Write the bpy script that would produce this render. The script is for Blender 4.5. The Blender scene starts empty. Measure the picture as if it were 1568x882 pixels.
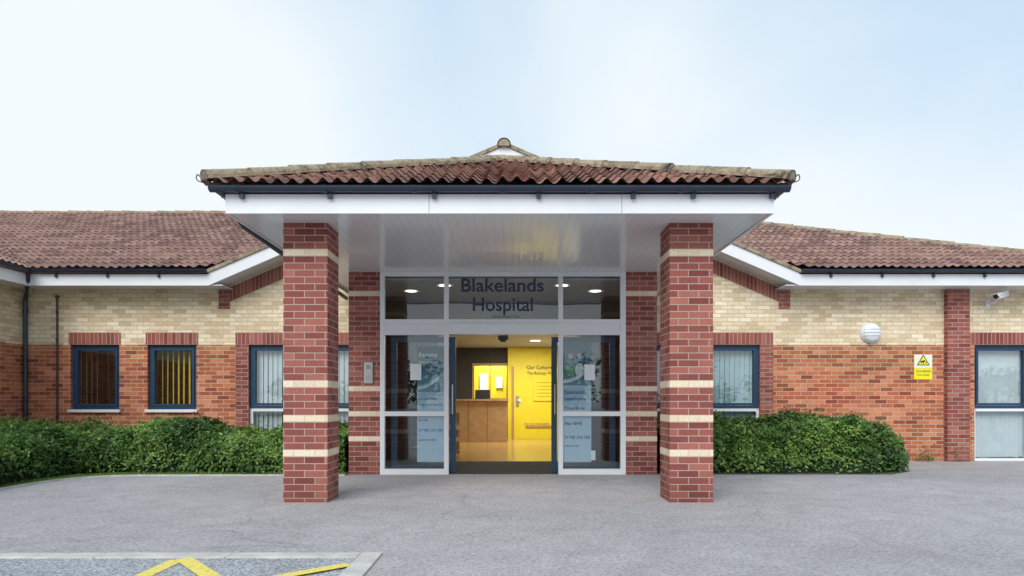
import bpy, bmesh, math, random
from mathutils import Vector, noise, Matrix
random.seed(7)
S=bpy.context.scene
try:
    S.view_settings.view_transform='Standard'; S.view_settings.look='None'; S.view_settings.exposure=0
except Exception as e: print(e)

# ------------------------------------------------------------------ helpers
def link(o,parent=None):
    S.collection.objects.link(o)
    if parent: o.parent=parent
    return o
def empty(name,parent=None):
    e=bpy.data.objects.new(name,None); e.empty_display_size=.2
    return link(e,parent)
class MB:
    def __init__(s): s.v=[];s.f=[];s.m=[];s.uv=[]
    def poly(s,pts,mat=0,uvs=None):
        b=len(s.v); pts=[tuple(p) for p in pts]
        s.v+=pts; s.f.append(tuple(range(b,b+len(pts)))); s.m.append(mat)
        if uvs is None:
            a=Vector(pts[0]);n=(Vector(pts[1])-a).cross(Vector(pts[2])-a)
            ax=max(range(3),key=lambda i:abs(n[i]))
            if ax==0: uvs=[(p[1],p[2]) for p in pts]
            elif ax==1: uvs=[(p[0],p[2]) for p in pts]
            else: uvs=[(p[0],p[1]) for p in pts]
        s.uv+=list(uvs)
    def box(s,x0,x1,y0,y1,z0,z1,mat=0,skip=''):
        if 'f' not in skip: s.poly([(x0,y0,z0),(x1,y0,z0),(x1,y0,z1),(x0,y0,z1)],mat)
        if 'b' not in skip: s.poly([(x1,y1,z0),(x0,y1,z0),(x0,y1,z1),(x1,y1,z1)],mat)
        if 'l' not in skip: s.poly([(x0,y1,z0),(x0,y0,z0),(x0,y0,z1),(x0,y1,z1)],mat)
        if 'r' not in skip: s.poly([(x1,y0,z0),(x1,y1,z0),(x1,y1,z1),(x1,y0,z1)],mat)
        if 't' not in skip: s.poly([(x0,y0,z1),(x1,y0,z1),(x1,y1,z1),(x0,y1,z1)],mat)
        if 'u' not in skip: s.poly([(x0,y1,z0),(x1,y1,z0),(x1,y0,z0),(x0,y0,z0)],mat)
    def build(s,name,mats,parent=None,smooth=False,merge=False,bevel=0):
        me=bpy.data.meshes.new(name); me.from_pydata(s.v,[],s.f)
        for m in mats: me.materials.append(m)
        me.polygons.foreach_set('material_index',s.m)
        uvl=me.uv_layers.new(name='UVMap')
        flat=[c for u in s.uv for c in u]; uvl.data.foreach_set('uv',flat)
        if smooth: me.polygons.foreach_set('use_smooth',[True]*len(s.f))
        me.update()
        if merge or bevel:
            bm=bmesh.new(); bm.from_mesh(me); bmesh.ops.remove_doubles(bm,verts=bm.verts,dist=1e-5); bm.to_mesh(me); bm.free()
        o=bpy.data.objects.new(name,me); link(o,parent)
        if bevel:
            md=o.modifiers.new('b','BEVEL'); md.width=bevel; md.segments=2; md.limit_method='ANGLE'
        return o
def tube(mb,pts,r,mat=0,n=10,caps=True):
    pts=[Vector(p) for p in pts]; rings=[]
    for i,p in enumerate(pts):
        if i==0: d=pts[1]-p
        elif i==len(pts)-1: d=p-pts[i-1]
        else: d=(pts[i+1]-p).normalized()+(p-pts[i-1]).normalized()
        d.normalize(); up=Vector((0,0,1)) if abs(d.z)<.9 else Vector((0,1,0))
        a=d.cross(up).normalized(); b=a.cross(d)
        rings.append([p+r*(math.cos(2*math.pi*k/n)*a+math.sin(2*math.pi*k/n)*b) for k in range(n)])
    for i in range(len(rings)-1):
        for k in range(n):
            mb.poly([rings[i][k],rings[i][(k+1)%n],rings[i+1][(k+1)%n],rings[i+1][k]],mat)
    if caps: mb.poly(rings[0][::-1],mat); mb.poly(rings[-1],mat)

# ------------------------------------------------------------------ materials
def newmat(name):
    m=bpy.data.materials.new(name); m.use_nodes=True
    nt=m.node_tree; b=nt.nodes['Principled BSDF']; return m,nt,b
def ramp(nt,stops,interp='LINEAR'):
    r=nt.nodes.new('ShaderNodeValToRGB'); r.color_ramp.interpolation=interp
    e=r.color_ramp.elements
    while len(e)<len(stops): e.new(.5)
    for i,(p,c) in enumerate(stops):
        e[i].position=p; e[i].color=(c[0],c[1],c[2],1) if hasattr(c,'__len__') else (c,c,c,1)
    return r
def noisen(nt,scale,detail=4,rough=.55,coord=None,dist=0):
    n=nt.nodes.new('ShaderNodeTexNoise'); n.inputs['Scale'].default_value=scale; n.inputs['Detail'].default_value=detail
    n.inputs['Roughness'].default_value=rough; n.inputs['Distortion'].default_value=dist
    if coord is not None: nt.links.new(coord,n.inputs['Vector'])
    return n
def mixc(nt,fac,a,b,mode='MIX'):
    n=nt.nodes.new('ShaderNodeMix'); n.data_type='RGBA'; n.blend_type=mode
    for i,x in ((0,fac),(6,a),(7,b)):
        if hasattr(x,'is_output'): nt.links.new(x,n.inputs[i])
        elif i==0: n.inputs[0].default_value=x
        else: n.inputs[i].default_value=(x[0],x[1],x[2],1)
    return n.outputs[2]
def simple(name,col,rough=.5,var=.12,scale=8,bump=0,metal=0,spec=.5,bscale=60):
    m,nt,b=newmat(name); tc=nt.nodes.new('ShaderNodeTexCoord')
    n=noisen(nt,scale,5,.6,tc.outputs['Object'])
    r=ramp(nt,[(.3,[c*(1-var) for c in col]),(.7,[min(1,c*(1+var)) for c in col])]); nt.links.new(n.outputs[0],r.inputs[0])
    nt.links.new(r.outputs[0],b.inputs['Base Color'])
    b.inputs['Roughness'].default_value=rough; b.inputs['Metallic'].default_value=metal
    b.inputs['Specular IOR Level'].default_value=spec
    if bump:
        n2=noisen(nt,bscale,4,.6,tc.outputs['Object']); bp=nt.nodes.new('ShaderNodeBump'); bp.inputs['Strength'].default_value=bump; bp.inputs['Distance'].default_value=.01
        nt.links.new(n2.outputs[0],bp.inputs['Height']); nt.links.new(bp.outputs[0],b.inputs['Normal'])
    return m
def brick(name,stops,mortar,bw=.225,rh=.075,off=.5,vs=0,us=0,stain=.18):
    m,nt,b=newmat(name); uv=nt.nodes.new('ShaderNodeTexCoord')
    mp=nt.nodes.new('ShaderNodeMapping'); mp.inputs['Location'].default_value=(45+us,45+vs,0); nt.links.new(uv.outputs['UV'],mp.inputs[0])
    bk=nt.nodes.new('ShaderNodeTexBrick'); nt.links.new(mp.outputs[0],bk.inputs['Vector'])
    bk.offset=off; bk.inputs['Scale'].default_value=1; bk.inputs['Brick Width'].default_value=bw; bk.inputs['Row Height'].default_value=rh
    bk.inputs['Mortar Size'].default_value=.0055; bk.inputs['Mortar Smooth'].default_value=.25
    bk.inputs['Color1'].default_value=(0,0,0,1); bk.inputs['Color2'].default_value=(1,1,1,1); bk.inputs['Mortar'].default_value=(.5,.5,.5,1)
    r=ramp(nt,stops); nt.links.new(bk.outputs['Color'],r.inputs[0])
    n1=noisen(nt,55,5,.7,uv.outputs['Object']); r1=ramp(nt,[(.25,.70),(.75,1.27)]); nt.links.new(n1.outputs[0],r1.inputs[0])
    c=mixc(nt,1,r.outputs[0],r1.outputs[0],'MULTIPLY')
    c=mixc(nt,bk.outputs['Fac'],c,mortar)
    n2=noisen(nt,.9,6,.65,uv.outputs['Object'],.4); r2=ramp(nt,[(.3,1-stain),(.7,1+stain*.5)]); nt.links.new(n2.outputs[0],r2.inputs[0])
    c=mixc(nt,1,c,r2.outputs[0],'MULTIPLY')
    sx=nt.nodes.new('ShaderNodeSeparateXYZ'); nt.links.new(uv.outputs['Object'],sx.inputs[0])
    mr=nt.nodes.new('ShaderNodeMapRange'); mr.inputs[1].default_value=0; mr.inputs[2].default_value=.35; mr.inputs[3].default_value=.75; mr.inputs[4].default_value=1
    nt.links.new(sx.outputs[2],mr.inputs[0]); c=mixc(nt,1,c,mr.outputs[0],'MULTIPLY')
    nt.links.new(c,b.inputs['Base Color']); b.inputs['Roughness'].default_value=.85; b.inputs['Specular IOR Level'].default_value=.25
    inv=nt.nodes.new('ShaderNodeMath'); inv.operation='MULTIPLY_ADD'; inv.inputs[1].default_value=-1; nt.links.new(bk.outputs['Fac'],inv.inputs[0])
    mu=nt.nodes.new('ShaderNodeMath'); mu.operation='MULTIPLY_ADD'; mu.inputs[1].default_value=.35; mu.inputs[2].default_value=1; nt.links.new(n1.outputs[0],mu.inputs[0]); nt.links.new(mu.outputs[0],inv.inputs[2])
    bp=nt.nodes.new('ShaderNodeBump'); bp.inputs['Strength'].default_value=.7; bp.inputs['Distance'].default_value=.006
    nt.links.new(inv.outputs[0],bp.inputs['Height']); nt.links.new(bp.outputs[0],b.inputs['Normal'])
    return m
MORT=(.60,.48,.38)
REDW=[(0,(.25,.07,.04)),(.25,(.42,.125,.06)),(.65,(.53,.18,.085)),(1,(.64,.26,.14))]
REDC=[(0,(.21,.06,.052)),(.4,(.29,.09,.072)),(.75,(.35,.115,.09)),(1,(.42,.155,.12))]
CRM=[(0,(.62,.48,.30)),(.3,(.75,.61,.41)),(.75,(.84,.71,.50)),(1,(.89,.79,.60))]
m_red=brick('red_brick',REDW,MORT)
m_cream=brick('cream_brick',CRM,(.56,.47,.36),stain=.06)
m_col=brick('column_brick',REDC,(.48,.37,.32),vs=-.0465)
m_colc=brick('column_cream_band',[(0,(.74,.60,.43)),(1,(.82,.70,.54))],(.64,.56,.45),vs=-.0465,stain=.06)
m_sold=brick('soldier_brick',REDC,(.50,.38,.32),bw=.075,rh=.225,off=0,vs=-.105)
m_white=simple('white_pvc',(.76,.78,.81),.35,.03,3)
m_fascia=simple('white_fascia_paint',(.76,.78,.81),.3,.06,1.5)
m_navy=simple('navy_frame',(.012,.048,.105),.4,.1)
m_gut=simple('dark_gutter_plastic',(.022,.034,.058),.3,.2,4)
m_dark=simple('dark_rubber',(.012,.013,.015),.6)
m_steel=simple('brushed_steel',(.5,.5,.5),.35,.1,30,metal=.9)
m_plaster=simple('interior_plaster',(.55,.53,.47),.8)
m_olive=simple('bulkhead_panel',(.15,.14,.085),.6)
m_ceil=simple('ceiling_tile',(.42,.43,.42),.8)
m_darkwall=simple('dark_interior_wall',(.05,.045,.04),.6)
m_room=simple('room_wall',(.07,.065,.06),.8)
m_grey=simple('grey_plastic',(.3,.3,.3),.5)

m_sof,nt,b=newmat('soffit_boards'); tc=nt.nodes.new('ShaderNodeTexCoord')
sx=nt.nodes.new('ShaderNodeSeparateXYZ'); nt.links.new(tc.outputs['Object'],sx.inputs[0])
md=nt.nodes.new('ShaderNodeMath'); md.operation='PINGPONG'; md.inputs[1].default_value=.05; nt.links.new(sx.outputs[0],md.inputs[0])
r=ramp(nt,[(0,0),(.0045,1)]); nt.links.new(md.outputs[0],r.inputs[0])
c=mixc(nt,r.outputs[0],(.60,.60,.62),(.76,.755,.77)); nt.links.new(c,b.inputs['Base Color']); b.inputs['Roughness'].default_value=.14
bp=nt.nodes.new('ShaderNodeBump'); bp.inputs['Strength'].default_value=.2; bp.inputs['Distance'].default_value=.002
nn=noisen(nt,1.2,2,.5,tc.outputs['Object']); ad=nt.nodes.new('ShaderNodeMath'); ad.operation='ADD'; nt.links.new(r.outputs[0],ad.inputs[0]); nt.links.new(nn.outputs[0],ad.inputs[1])
nt.links.new(ad.outputs[0],bp.inputs['Height']); nt.links.new(bp.outputs[0],b.inputs['Normal'])

def glassmat(name,tint,ior):
    m=bpy.data.materials.new(name); m.use_nodes=True; nt=m.node_tree; nt.nodes.clear()
    o=nt.nodes.new('ShaderNodeOutputMaterial'); mx=nt.nodes.new('ShaderNodeMixShader'); fr=nt.nodes.new('ShaderNodeFresnel')
    ge=nt.nodes.new('ShaderNodeNewGeometry'); mr=nt.nodes.new('ShaderNodeMapRange'); mr.inputs[3].default_value=ior; mr.inputs[4].default_value=1/ior
    nt.links.new(ge.outputs['Backfacing'],mr.inputs[0]); nt.links.new(mr.outputs[0],fr.inputs[0])
    t=nt.nodes.new('ShaderNodeBsdfTransparent'); t.inputs[0].default_value=(*tint,1)
    g=nt.nodes.new('ShaderNodeBsdfGlossy'); g.inputs['Roughness'].default_value=.01; g.inputs[0].default_value=(.92,.96,1,1)
    tc=nt.nodes.new('ShaderNodeTexCoord'); n=noisen(nt,.9,1,.5,tc.outputs['Object']); bp=nt.nodes.new('ShaderNodeBump'); bp.inputs['Strength'].default_value=.08; bp.inputs['Distance'].default_value=.05
    nt.links.new(n.outputs[0],bp.inputs['Height']); nt.links.new(bp.outputs[0],g.inputs['Normal'])
    nt.links.new(fr.outputs[0],mx.inputs[0]); nt.links.new(t.outputs[0],mx.inputs[1]); nt.links.new(g.outputs[0],mx.inputs[2]); nt.links.new(mx.outputs[0],o.inputs[0])
    return m
m_glass=glassmat('window_glass',(.86,.91,.92),2.3)
m_glassd=glassmat('entrance_glass',(.80,.86,.86),2.0)

def tilemat(name,stops,lich=.5):
    m,nt,b=newmat(name); tc=nt.nodes.new('ShaderNodeTexCoord')
    sc=nt.nodes.new('ShaderNodeVectorMath'); sc.operation='MULTIPLY'; sc.inputs[1].default_value=(1/.3,1/.3,1); nt.links.new(tc.outputs['UV'],sc.inputs[0])
    fl=nt.nodes.new('ShaderNodeVectorMath'); fl.operation='FLOOR'; nt.links.new(sc.outputs[0],fl.inputs[0])
    wn=nt.nodes.new('ShaderNodeTexWhiteNoise'); wn.noise_dimensions='2D'; nt.links.new(fl.outputs[0],wn.inputs['Vector'])
    r=ramp(nt,stops); nt.links.new(wn.outputs[0],r.inputs[0])
    n=noisen(nt,14,6,.7,tc.outputs['Object']); r1=ramp(nt,[(.3,.6),(.7,1.3)]); nt.links.new(n.outputs[0],r1.inputs[0])
    c=mixc(nt,1,r.outputs[0],r1.outputs[0],'MULTIPLY')
    n2=noisen(nt,5,8,.75,tc.outputs['Object'],.5); r2=ramp(nt,[(.58,0),(.68,lich)]); nt.links.new(n2.outputs[0],r2.inputs[0])
    c=mixc(nt,r2.outputs[0],c,(.30,.25,.18)) 
    nt.links.new(c,b.inputs['Base Color']); b.inputs['Roughness'].default_value=.8; b.inputs['Specular IOR Level'].default_value=.3
    bp=nt.nodes.new('ShaderNodeBump'); bp.inputs['Strength'].default_value=.5; bp.inputs['Distance'].default_value=.01; nt.links.new(n.outputs[0],bp.inputs['Height']); nt.links.new(bp.outputs[0],b.inputs['Normal'])
    return m
m_tile=tilemat('roof_tiles',[(0,(.19,.11,.095)),(.5,(.28,.165,.135)),(1,(.35,.215,.175))],.3)
m_tilep=tilemat('weathered_roof_tiles',[(0,(.14,.07,.053)),(.5,(.23,.115,.086)),(1,(.31,.165,.125))],.2)
def capmat(name,a,bb,dk=.32):
    m,nt,b=newmat(name); tc=nt.nodes.new('ShaderNodeTexCoord')
    n=noisen(nt,6,8,.75,tc.outputs['Object'],.6); r=ramp(nt,[(dk,(.06,.055,.045)),(.45,a),(.62,bb),(.78,(.14,.11,.07))]); nt.links.new(n.outputs[0],r.inputs[0])
    n3=noisen(nt,40,4,.6,tc.outputs['Object']); r3=ramp(nt,[(.3,.7),(.7,1.2)]); nt.links.new(n3.outputs[0],r3.inputs[0])
    c=mixc(nt,1,r.outputs[0],r3.outputs[0],'MULTIPLY'); nt.links.new(c,b.inputs['Base Color']); b.inputs['Roughness'].default_value=.9
    bp=nt.nodes.new('ShaderNodeBump'); bp.inputs['Distance'].default_value=.015; bp.inputs['Strength'].default_value=.6; nt.links.new(n3.outputs[0],bp.inputs['Height']); nt.links.new(bp.outputs[0],b.inputs['Normal'])
    return m
m_cap=capmat('lichened_hip_tiles',(.26,.205,.14),(.41,.345,.24),.36)
m_capr=capmat('ridge_tiles',(.27,.19,.13),(.34,.26,.18),.22)

def asphalt(name,base,speck,bs):
    m,nt,b=newmat(name); tc=nt.nodes.new('ShaderNodeTexCoord'); O=tc.outputs['Object']
    n1=noisen(nt,.35,7,.65,O,.5); r1=ramp(nt,[(.3,.84),(.7,1.12)]); nt.links.new(n1.outputs[0],r1.inputs[0])
    n2=noisen(nt,bs,3,.8,O); r2=ramp(nt,[(.3,[c*(1-speck) for c in base]),(.5,base),(.72,[c*(1+speck) for c in base])]); nt.links.new(n2.outputs[0],r2.inputs[0])
    c=mixc(nt,1,r2.outputs[0],r1.outputs[0],'MULTIPLY')
    n5=noisen(nt,30,3,.85,O); r5=ramp(nt,[(.34,.62),(.5,1),(.68,1.28)]); nt.links.new(n5.outputs[0],r5.inputs[0]); c=mixc(nt,1,c,r5.outputs[0],'MULTIPLY')
    n4=noisen(nt,3,8,.7,O,1); r4=ramp(nt,[(.3,.82),(.65,1.06)]); nt.links.new(n4.outputs[0],r4.inputs[0]); c=mixc(nt,1,c,r4.outputs[0],'MULTIPLY')
    v=nt.nodes.new('ShaderNodeTexVoronoi'); v.inputs['Scale'].default_value=1.3; nt.links.new(O,v.inputs['Vector']); rv=ramp(nt,[(.012,.45),(.03,1)]); nt.links.new(v.outputs['Distance'],rv.inputs[0])
    c=mixc(nt,1,c,rv.outputs[0],'MULTIPLY')
    nz=noisen(nt,1.1,5,.6,O); vm=nt.nodes.new('ShaderNodeVectorMath'); vm.operation='MULTIPLY_ADD'; vm.inputs[1].default_value=(.8,.8,0); nt.links.new(nz.outputs['Color'],vm.inputs[0]); nt.links.new(O,vm.inputs[2])
    v2=nt.nodes.new('ShaderNodeTexVoronoi'); v2.feature='DISTANCE_TO_EDGE'; v2.inputs['Scale'].default_value=.28; nt.links.new(vm.outputs[0],v2.inputs['Vector']); rc=ramp(nt,[(0,.80),(.004,1)]); nt.links.new(v2.outputs['Distance'],rc.inputs[0])
    c=mixc(nt,1,c,rc.outputs[0],'MULTIPLY')
    nt.links.new(c,b.inputs['Base Color']); b.inputs['Roughness'].default_value=.85; b.inputs['Specular IOR Level'].default_value=.3
    bp=nt.nodes.new('ShaderNodeBump'); bp.inputs['Distance'].default_value=.006; bp.inputs['Strength'].default_value=.7; nt.links.new(n2.outputs[0],bp.inputs['Height']); nt.links.new(bp.outputs[0],b.inputs['Normal'])
    return m
m_asph=asphalt('asphalt',(.405,.388,.395),.50,110)
m_bay=asphalt('coarse_asphalt',(.36,.372,.395),.7,60)
m_kerb=simple('kerb_concrete',(.50,.485,.45),.9,.2,5,.5)
m_yel,nt,b=newmat('yellow_road_paint'); tc=nt.nodes.new('ShaderNodeTexCoord')
n=noisen(nt,45,6,.8,tc.outputs['Object']); r=ramp(nt,[(.38,(.32,.29,.20)),(.47,(.78,.64,.13))]); nt.links.new(n.outputs[0],r.inputs[0]); nt.links.new(r.outputs[0],b.inputs['Base Color']); b.inputs['Roughness'].default_value=.7
m_soil=simple('bed_soil',(.09,.08,.04),.95,.5,12,1)

def leafmat(name,stops):
    m,nt,b=newmat(name); tc=nt.nodes.new('ShaderNodeTexCoord'); sx=nt.nodes.new('ShaderNodeSeparateXYZ'); nt.links.new(tc.outputs['UV'],sx.inputs[0])
    r=ramp(nt,stops); nt.links.new(sx.outputs[0],r.inputs[0]); nt.links.new(r.outputs[0],b.inputs['Base Color']); b.inputs['Roughness'].default_value=.45
    tr=nt.nodes.new('ShaderNodeBsdfTranslucent'); nt.links.new(r.outputs[0],tr.inputs[0]); mx=nt.nodes.new('ShaderNodeMixShader'); mx.inputs[0].default_value=.3
    o=[q for q in nt.nodes if q.type=='OUTPUT_MATERIAL'][0]; nt.links.new(b.outputs[0],mx.inputs[1]); nt.links.new(tr.outputs[0],mx.inputs[2]); nt.links.new(mx.outputs[0],o.inputs[0])
    return m
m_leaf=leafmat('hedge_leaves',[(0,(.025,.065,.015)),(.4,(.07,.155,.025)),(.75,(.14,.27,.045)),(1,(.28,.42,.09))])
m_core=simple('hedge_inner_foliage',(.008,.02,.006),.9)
m_tree=leafmat('tree_leaves',[(0,(.015,.035,.01)),(1,(.07,.12,.03))])
m_bark=simple('bark',(.09,.06,.04),.9)

# ------------------------------------------------------------------ world & light
EL,RO=42,200
W=bpy.data.worlds.new('World'); S.world=W; W.use_nodes=True; nt=W.node_tree; nt.nodes.clear()
out=nt.nodes.new('ShaderNodeOutputWorld'); bg=nt.nodes.new('ShaderNodeBackground'); sky=nt.nodes.new('ShaderNodeTexSky'); sky.sky_type='NISHITA'; sky.sun_disc=False
sky.sun_elevation=math.radians(EL); sky.sun_rotation=math.radians(RO)
tc=nt.nodes.new('ShaderNodeTexCoord')
mp=nt.nodes.new('ShaderNodeMapping'); mp.inputs['Scale'].default_value=(1,1,1.3); mp.inputs['Location'].default_value=(.35,.2,.1); nt.links.new(tc.outputs['Generated'],mp.inputs[0])
n=noisen(nt,1.5,5,.40,mp.outputs[0],.25)
sp=nt.nodes.new('ShaderNodeSeparateXYZ'); nt.links.new(tc.outputs['Generated'],sp.inputs[0])
ab=nt.nodes.new('ShaderNodeMath'); ab.operation='ABSOLUTE'; nt.links.new(sp.outputs[0],ab.inputs[0])
ma=nt.nodes.new('ShaderNodeMath'); ma.operation='MULTIPLY_ADD'; ma.inputs[1].default_value=.40; nt.links.new(ab.outputs[0],ma.inputs[0]); nt.links.new(n.outputs[0],ma.inputs[2])
mz=nt.nodes.new('ShaderNodeMath'); mz.operation='MULTIPLY_ADD'; mz.inputs[1].default_value=-.34; nt.links.new(sp.outputs[2],mz.inputs[0]); nt.links.new(ma.outputs[0],mz.inputs[2])
r=ramp(nt,[(.30,.0),(.62,1.0)]); nt.links.new(mz.outputs[0],r.inputs[0])
thin=mixc(nt,.72,sky.outputs[0],(3.5,5.35,6.9))   # thin high haze over the blue
c=mixc(nt,r.outputs[0],thin,(6.0,6.45,6.7)); nt.links.new(c,bg.inputs[0]); bg.inputs[1].default_value=.15; nt.links.new(bg.outputs[0],out.inputs[0])
sd=bpy.data.lights.new('sun','SUN'); sd.energy=2.8; sd.angle=math.radians(38); sd.color=(1,.96,.91)
so=link(bpy.data.objects.new('sun',sd)); e=math.radians(EL); ro=math.radians(RO)
d=Vector((math.sin(ro)*math.cos(e),math.cos(ro)*math.cos(e),math.sin(e))); so.rotation_euler=d.to_track_quat('Z','Y').to_euler(); so.location=(-10,-20,25)

# ------------------------------------------------------------------ camera
cd=bpy.data.cameras.new('camera'); cam=link(bpy.data.objects.new('camera',cd)); S.camera=cam
cd.lens=24; cd.sensor_width=36; cd.shift_y=173/1568; cd.clip_end=2000; cd.clip_start=.05
cam.location=(0,0,1.1); cam.rotation_euler=(math.radians(90),0,0)

# ------------------------------------------------------------------ ground
mb=MB(); mb.poly([(-300,-300,0),(300,-300,0),(300,300,0),(-300,300,0)]); mb.build('asphalt_ground',[m_asph])
mb=MB(); mb.poly([(-30,-15,.004),(-1.08,-15,.004),(-1.08,4.75,.004),(-30,4.75,.004)]); mb.build('parking_bay',[m_bay])
mb=MB()
mb.box(-1.08,-.93,4.75,4.9,0,.016)
x=-1.084
while x>-20:
    L=.911; mb.box(x-L,x,4.75+random.uniform(-.003,.003),4.9+random.uniform(-.003,.003),0,.014+random.uniform(-.002,.003)); x-=.915
y=4.746
while y>-6:
    mb.box(-1.08,-.93,y-.911,y,0,.014+random.uniform(-.002,.003)); y-=.915
mb.build('kerb',[m_kerb],bevel=.006)
mb=MB()
def strip(a,b,w,z=.008):
    a=Vector((*a,z)); b=Vector((*b,z)); d=(b-a).normalized(); n=Vector((-d.y,d.x,0))*w/2
    mb.poly([a-n,a+n,b+n,b-n][::-1])
strip((-2.32,3.2),(-2.30,4.69),.11); strip((-2.27,4.72),(-1.01,3.2),.11,.0125); strip((-1.80,3.89),(-1.085,4.53),.10,.0165)
mb.build('yellow_road_marking',[m_yel])
edge=[(-6.42,4.0),(-6.40,7.5),(-6.36,9.1),(-6.28,9.5),(-6.1,9.8),(-5.85,9.97),(-5.5,10.04),(-2.46,10.08)]
mb=MB(); mb.poly([(-8.93,4,.006)]+[(a,b_,.006) for a,b_ in edge]+[(-2.46,12.5,.006),(-8.93,12.5,.006)])
mb.poly([(2.18,10.22,.006),(5.7,10.22,.006),(6.25,10.7,.006),(6.3,12.5,.006),(2.18,12.5,.006)]); mb.build('planting_bed',[m_soil])
mb=MB()
for (a,b_) in zip(edge[:-1],edge[1:]):
    A=Vector((*a,0));C=Vector((*b_,0)); d_=(C-A).normalized(); n_=Vector((d_.y,-d_.x,0))*.045; u=Vector((0,0,.02))
    mb.poly([A+u,A+n_+u,C+n_+u,C+u]); mb.poly([A+n_,C+n_,C+n_+u,A+n_+u]); mb.poly([A,A+u,C+u,C])
mb.build('bed_edging',[m_kerb])

# ------------------------------------------------------------------ building
B=empty('hospital_building')
YW=12.5; ZB=2.13; CX=-.14
ZE=3.42; ZS=3.14
wins=[(-8.086,-7.19,.945,2.13),(-6.675,-5.778,.945,2.13),(-4.82,-2.72,.1,2.13),(2.44,4.54,.1,2.13),(8.47,10.5,-.01,2.13)]
openings=wins+[(-2.445,2.17,-.01,3.05)]
def wall(mb,x0,x1,z0,z1,ops,Y,th,zsplit):
    xs=sorted({x0,x1}|{v for o in ops for v in o[:2] if x0<v<x1}); zs=sorted({z0,z1,zsplit}|{v for o in ops for v in o[2:] if z0<v<z1})
    for i in range(len(xs)-1):
        for j in range(len(zs)-1):
            cx=(xs[i]+xs[i+1])/2; cz=(zs[j]+zs[j+1])/2
            if any(o[0]<cx<o[1] and o[2]<cz<o[3] for o in ops): continue
            m=0 if cz<zsplit else 1
            mb.poly([(xs[i],Y,zs[j]),(xs[i+1],Y,zs[j]),(xs[i+1],Y,zs[j+1]),(xs[i],Y,zs[j+1])],m)
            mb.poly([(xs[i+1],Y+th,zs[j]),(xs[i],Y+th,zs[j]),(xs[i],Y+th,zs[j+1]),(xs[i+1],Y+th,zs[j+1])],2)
    for o in ops:
        a,b_,c_,d_=o
        mb.poly([(a,Y+th,c_),(a,Y,c_),(a,Y,d_),(a,Y+th,d_)][::-1],0); mb.poly([(b_,Y,c_),(b_,Y+th,c_),(b_,Y+th,d_),(b_,Y,d_)][::-1],0)
        mb.poly([(a,Y,c_),(b_,Y,c_),(b_,Y+th,c_),(a,Y+th,c_)],0); mb.poly([(a,Y,d_),(a,Y+th,d_),(b_,Y+th,d_),(b_,Y,d_)],0)
mb=MB(); wall(mb,-8.93,11.0,-.02,3.2,openings,YW,.3,ZB)
mb.poly([(-8.93,12.5,-.02),(-8.93,2,-.02),(-8.93,2,ZB),(-8.93,12.5,ZB)][::-1],0); mb.poly([(-8.93,12.5,ZB),(-8.93,2,ZB),(-8.93,2,3.2),(-8.93,12.5,3.2)][::-1],1)
mb.poly([(-16,2,-.02),(-8.93,2,-.02),(-8.93,2,ZB),(-16,2,ZB)],0); mb.poly([(-16,2,ZB),(-8.93,2,ZB),(-8.93,2,3.2),(-16,2,3.2)],1)
mb.poly([(11,12.5,-.02),(11,23,-.02),(11,23,3.2),(11,12.5,3.2)],0); mb.poly([(11,23,-.02),(-16,23,-.02),(-16,23,3.2),(11,23,3.2)],0); mb.poly([(-16,23,-.02),(-16,2,-.02),(-16,2,3.2),(-16,23,3.2)],0)
GT=.43; GZ=3.36; GL,GR=-5.4,5.12
def zr(X): return GZ+GT*((X-GL) if X<CX else (GR-X))
mb.poly([(GL+.1,YW,3.2),(GR-.1,YW,3.2),(GR-.1,YW,zr(GR-.1)-.1),(CX,YW,zr(CX)-.1),(GL+.1,YW,zr(GL+.1)-.1)],1)
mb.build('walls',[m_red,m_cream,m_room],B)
mb=MB(); P=YW-.006
for a,b_,c_,d_ in wins:
    x0=a-.03;x1=b_+.03
    if c_<.5: x0=a-.24; x1=b_+.24
    mb.poly([(x0,P,ZB),(x1,P,ZB),(x1,P,ZB+.225),(x0,P,ZB+.225)],0,[(x0,.105),(x1,.105),(x1,.33),(x0,.33)])
    mb.poly([(x0,YW,ZB),(x1,YW,ZB),(x1,P,ZB),(x0,P,ZB)],0)
    mb.poly([(x0,P,ZB+.225),(x1,P,ZB+.225),(x1,YW,ZB+.225),(x0,YW,ZB+.225)],0)
    if c_<.5:
        for s0,s1 in ((x0,a),(b_,x1)):
            if s0>8 and s0<9: continue
            mb.box(s0,s1,P,YW,0,ZB,1,'b')
for sgn,xa,xb in ((1,GL+.22,CX),(-1,GR-.22,CX)):
    P2=YW-.008; off=-.30; L=math.hypot(xb-xa,zr(xb)-zr(xa)); h=.245
    pts=[(xa,P2,zr(xa)+off-h),(xb,P2,zr(xb)+off-h),(xb,P2,zr(xb)+off+.02),(xa,P2,zr(xa)+off+.02)]
    uv=[(0,.105),(L,.105),(L,.33),(0,.33)]
    if sgn<0: pts=pts[::-1]; uv=uv[::-1]
    mb.poly(pts,0,uv)
    xs0,xs1=(xa-.19+.0,xa+.02) if sgn>0 else (xa-.02,xa+.19)
    mb.box(xs0,xs1,YW-.012,YW,2.79,3.16,2,'b')
mb.build('brick_dressings',[m_sold,m_col,m_col],B)
mb=MB(); mb.box(7.907,8.31,YW-.11,YW,-.02,ZS,0,'b'); mb.build('brick_pilaster',[m_col],B)

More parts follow.
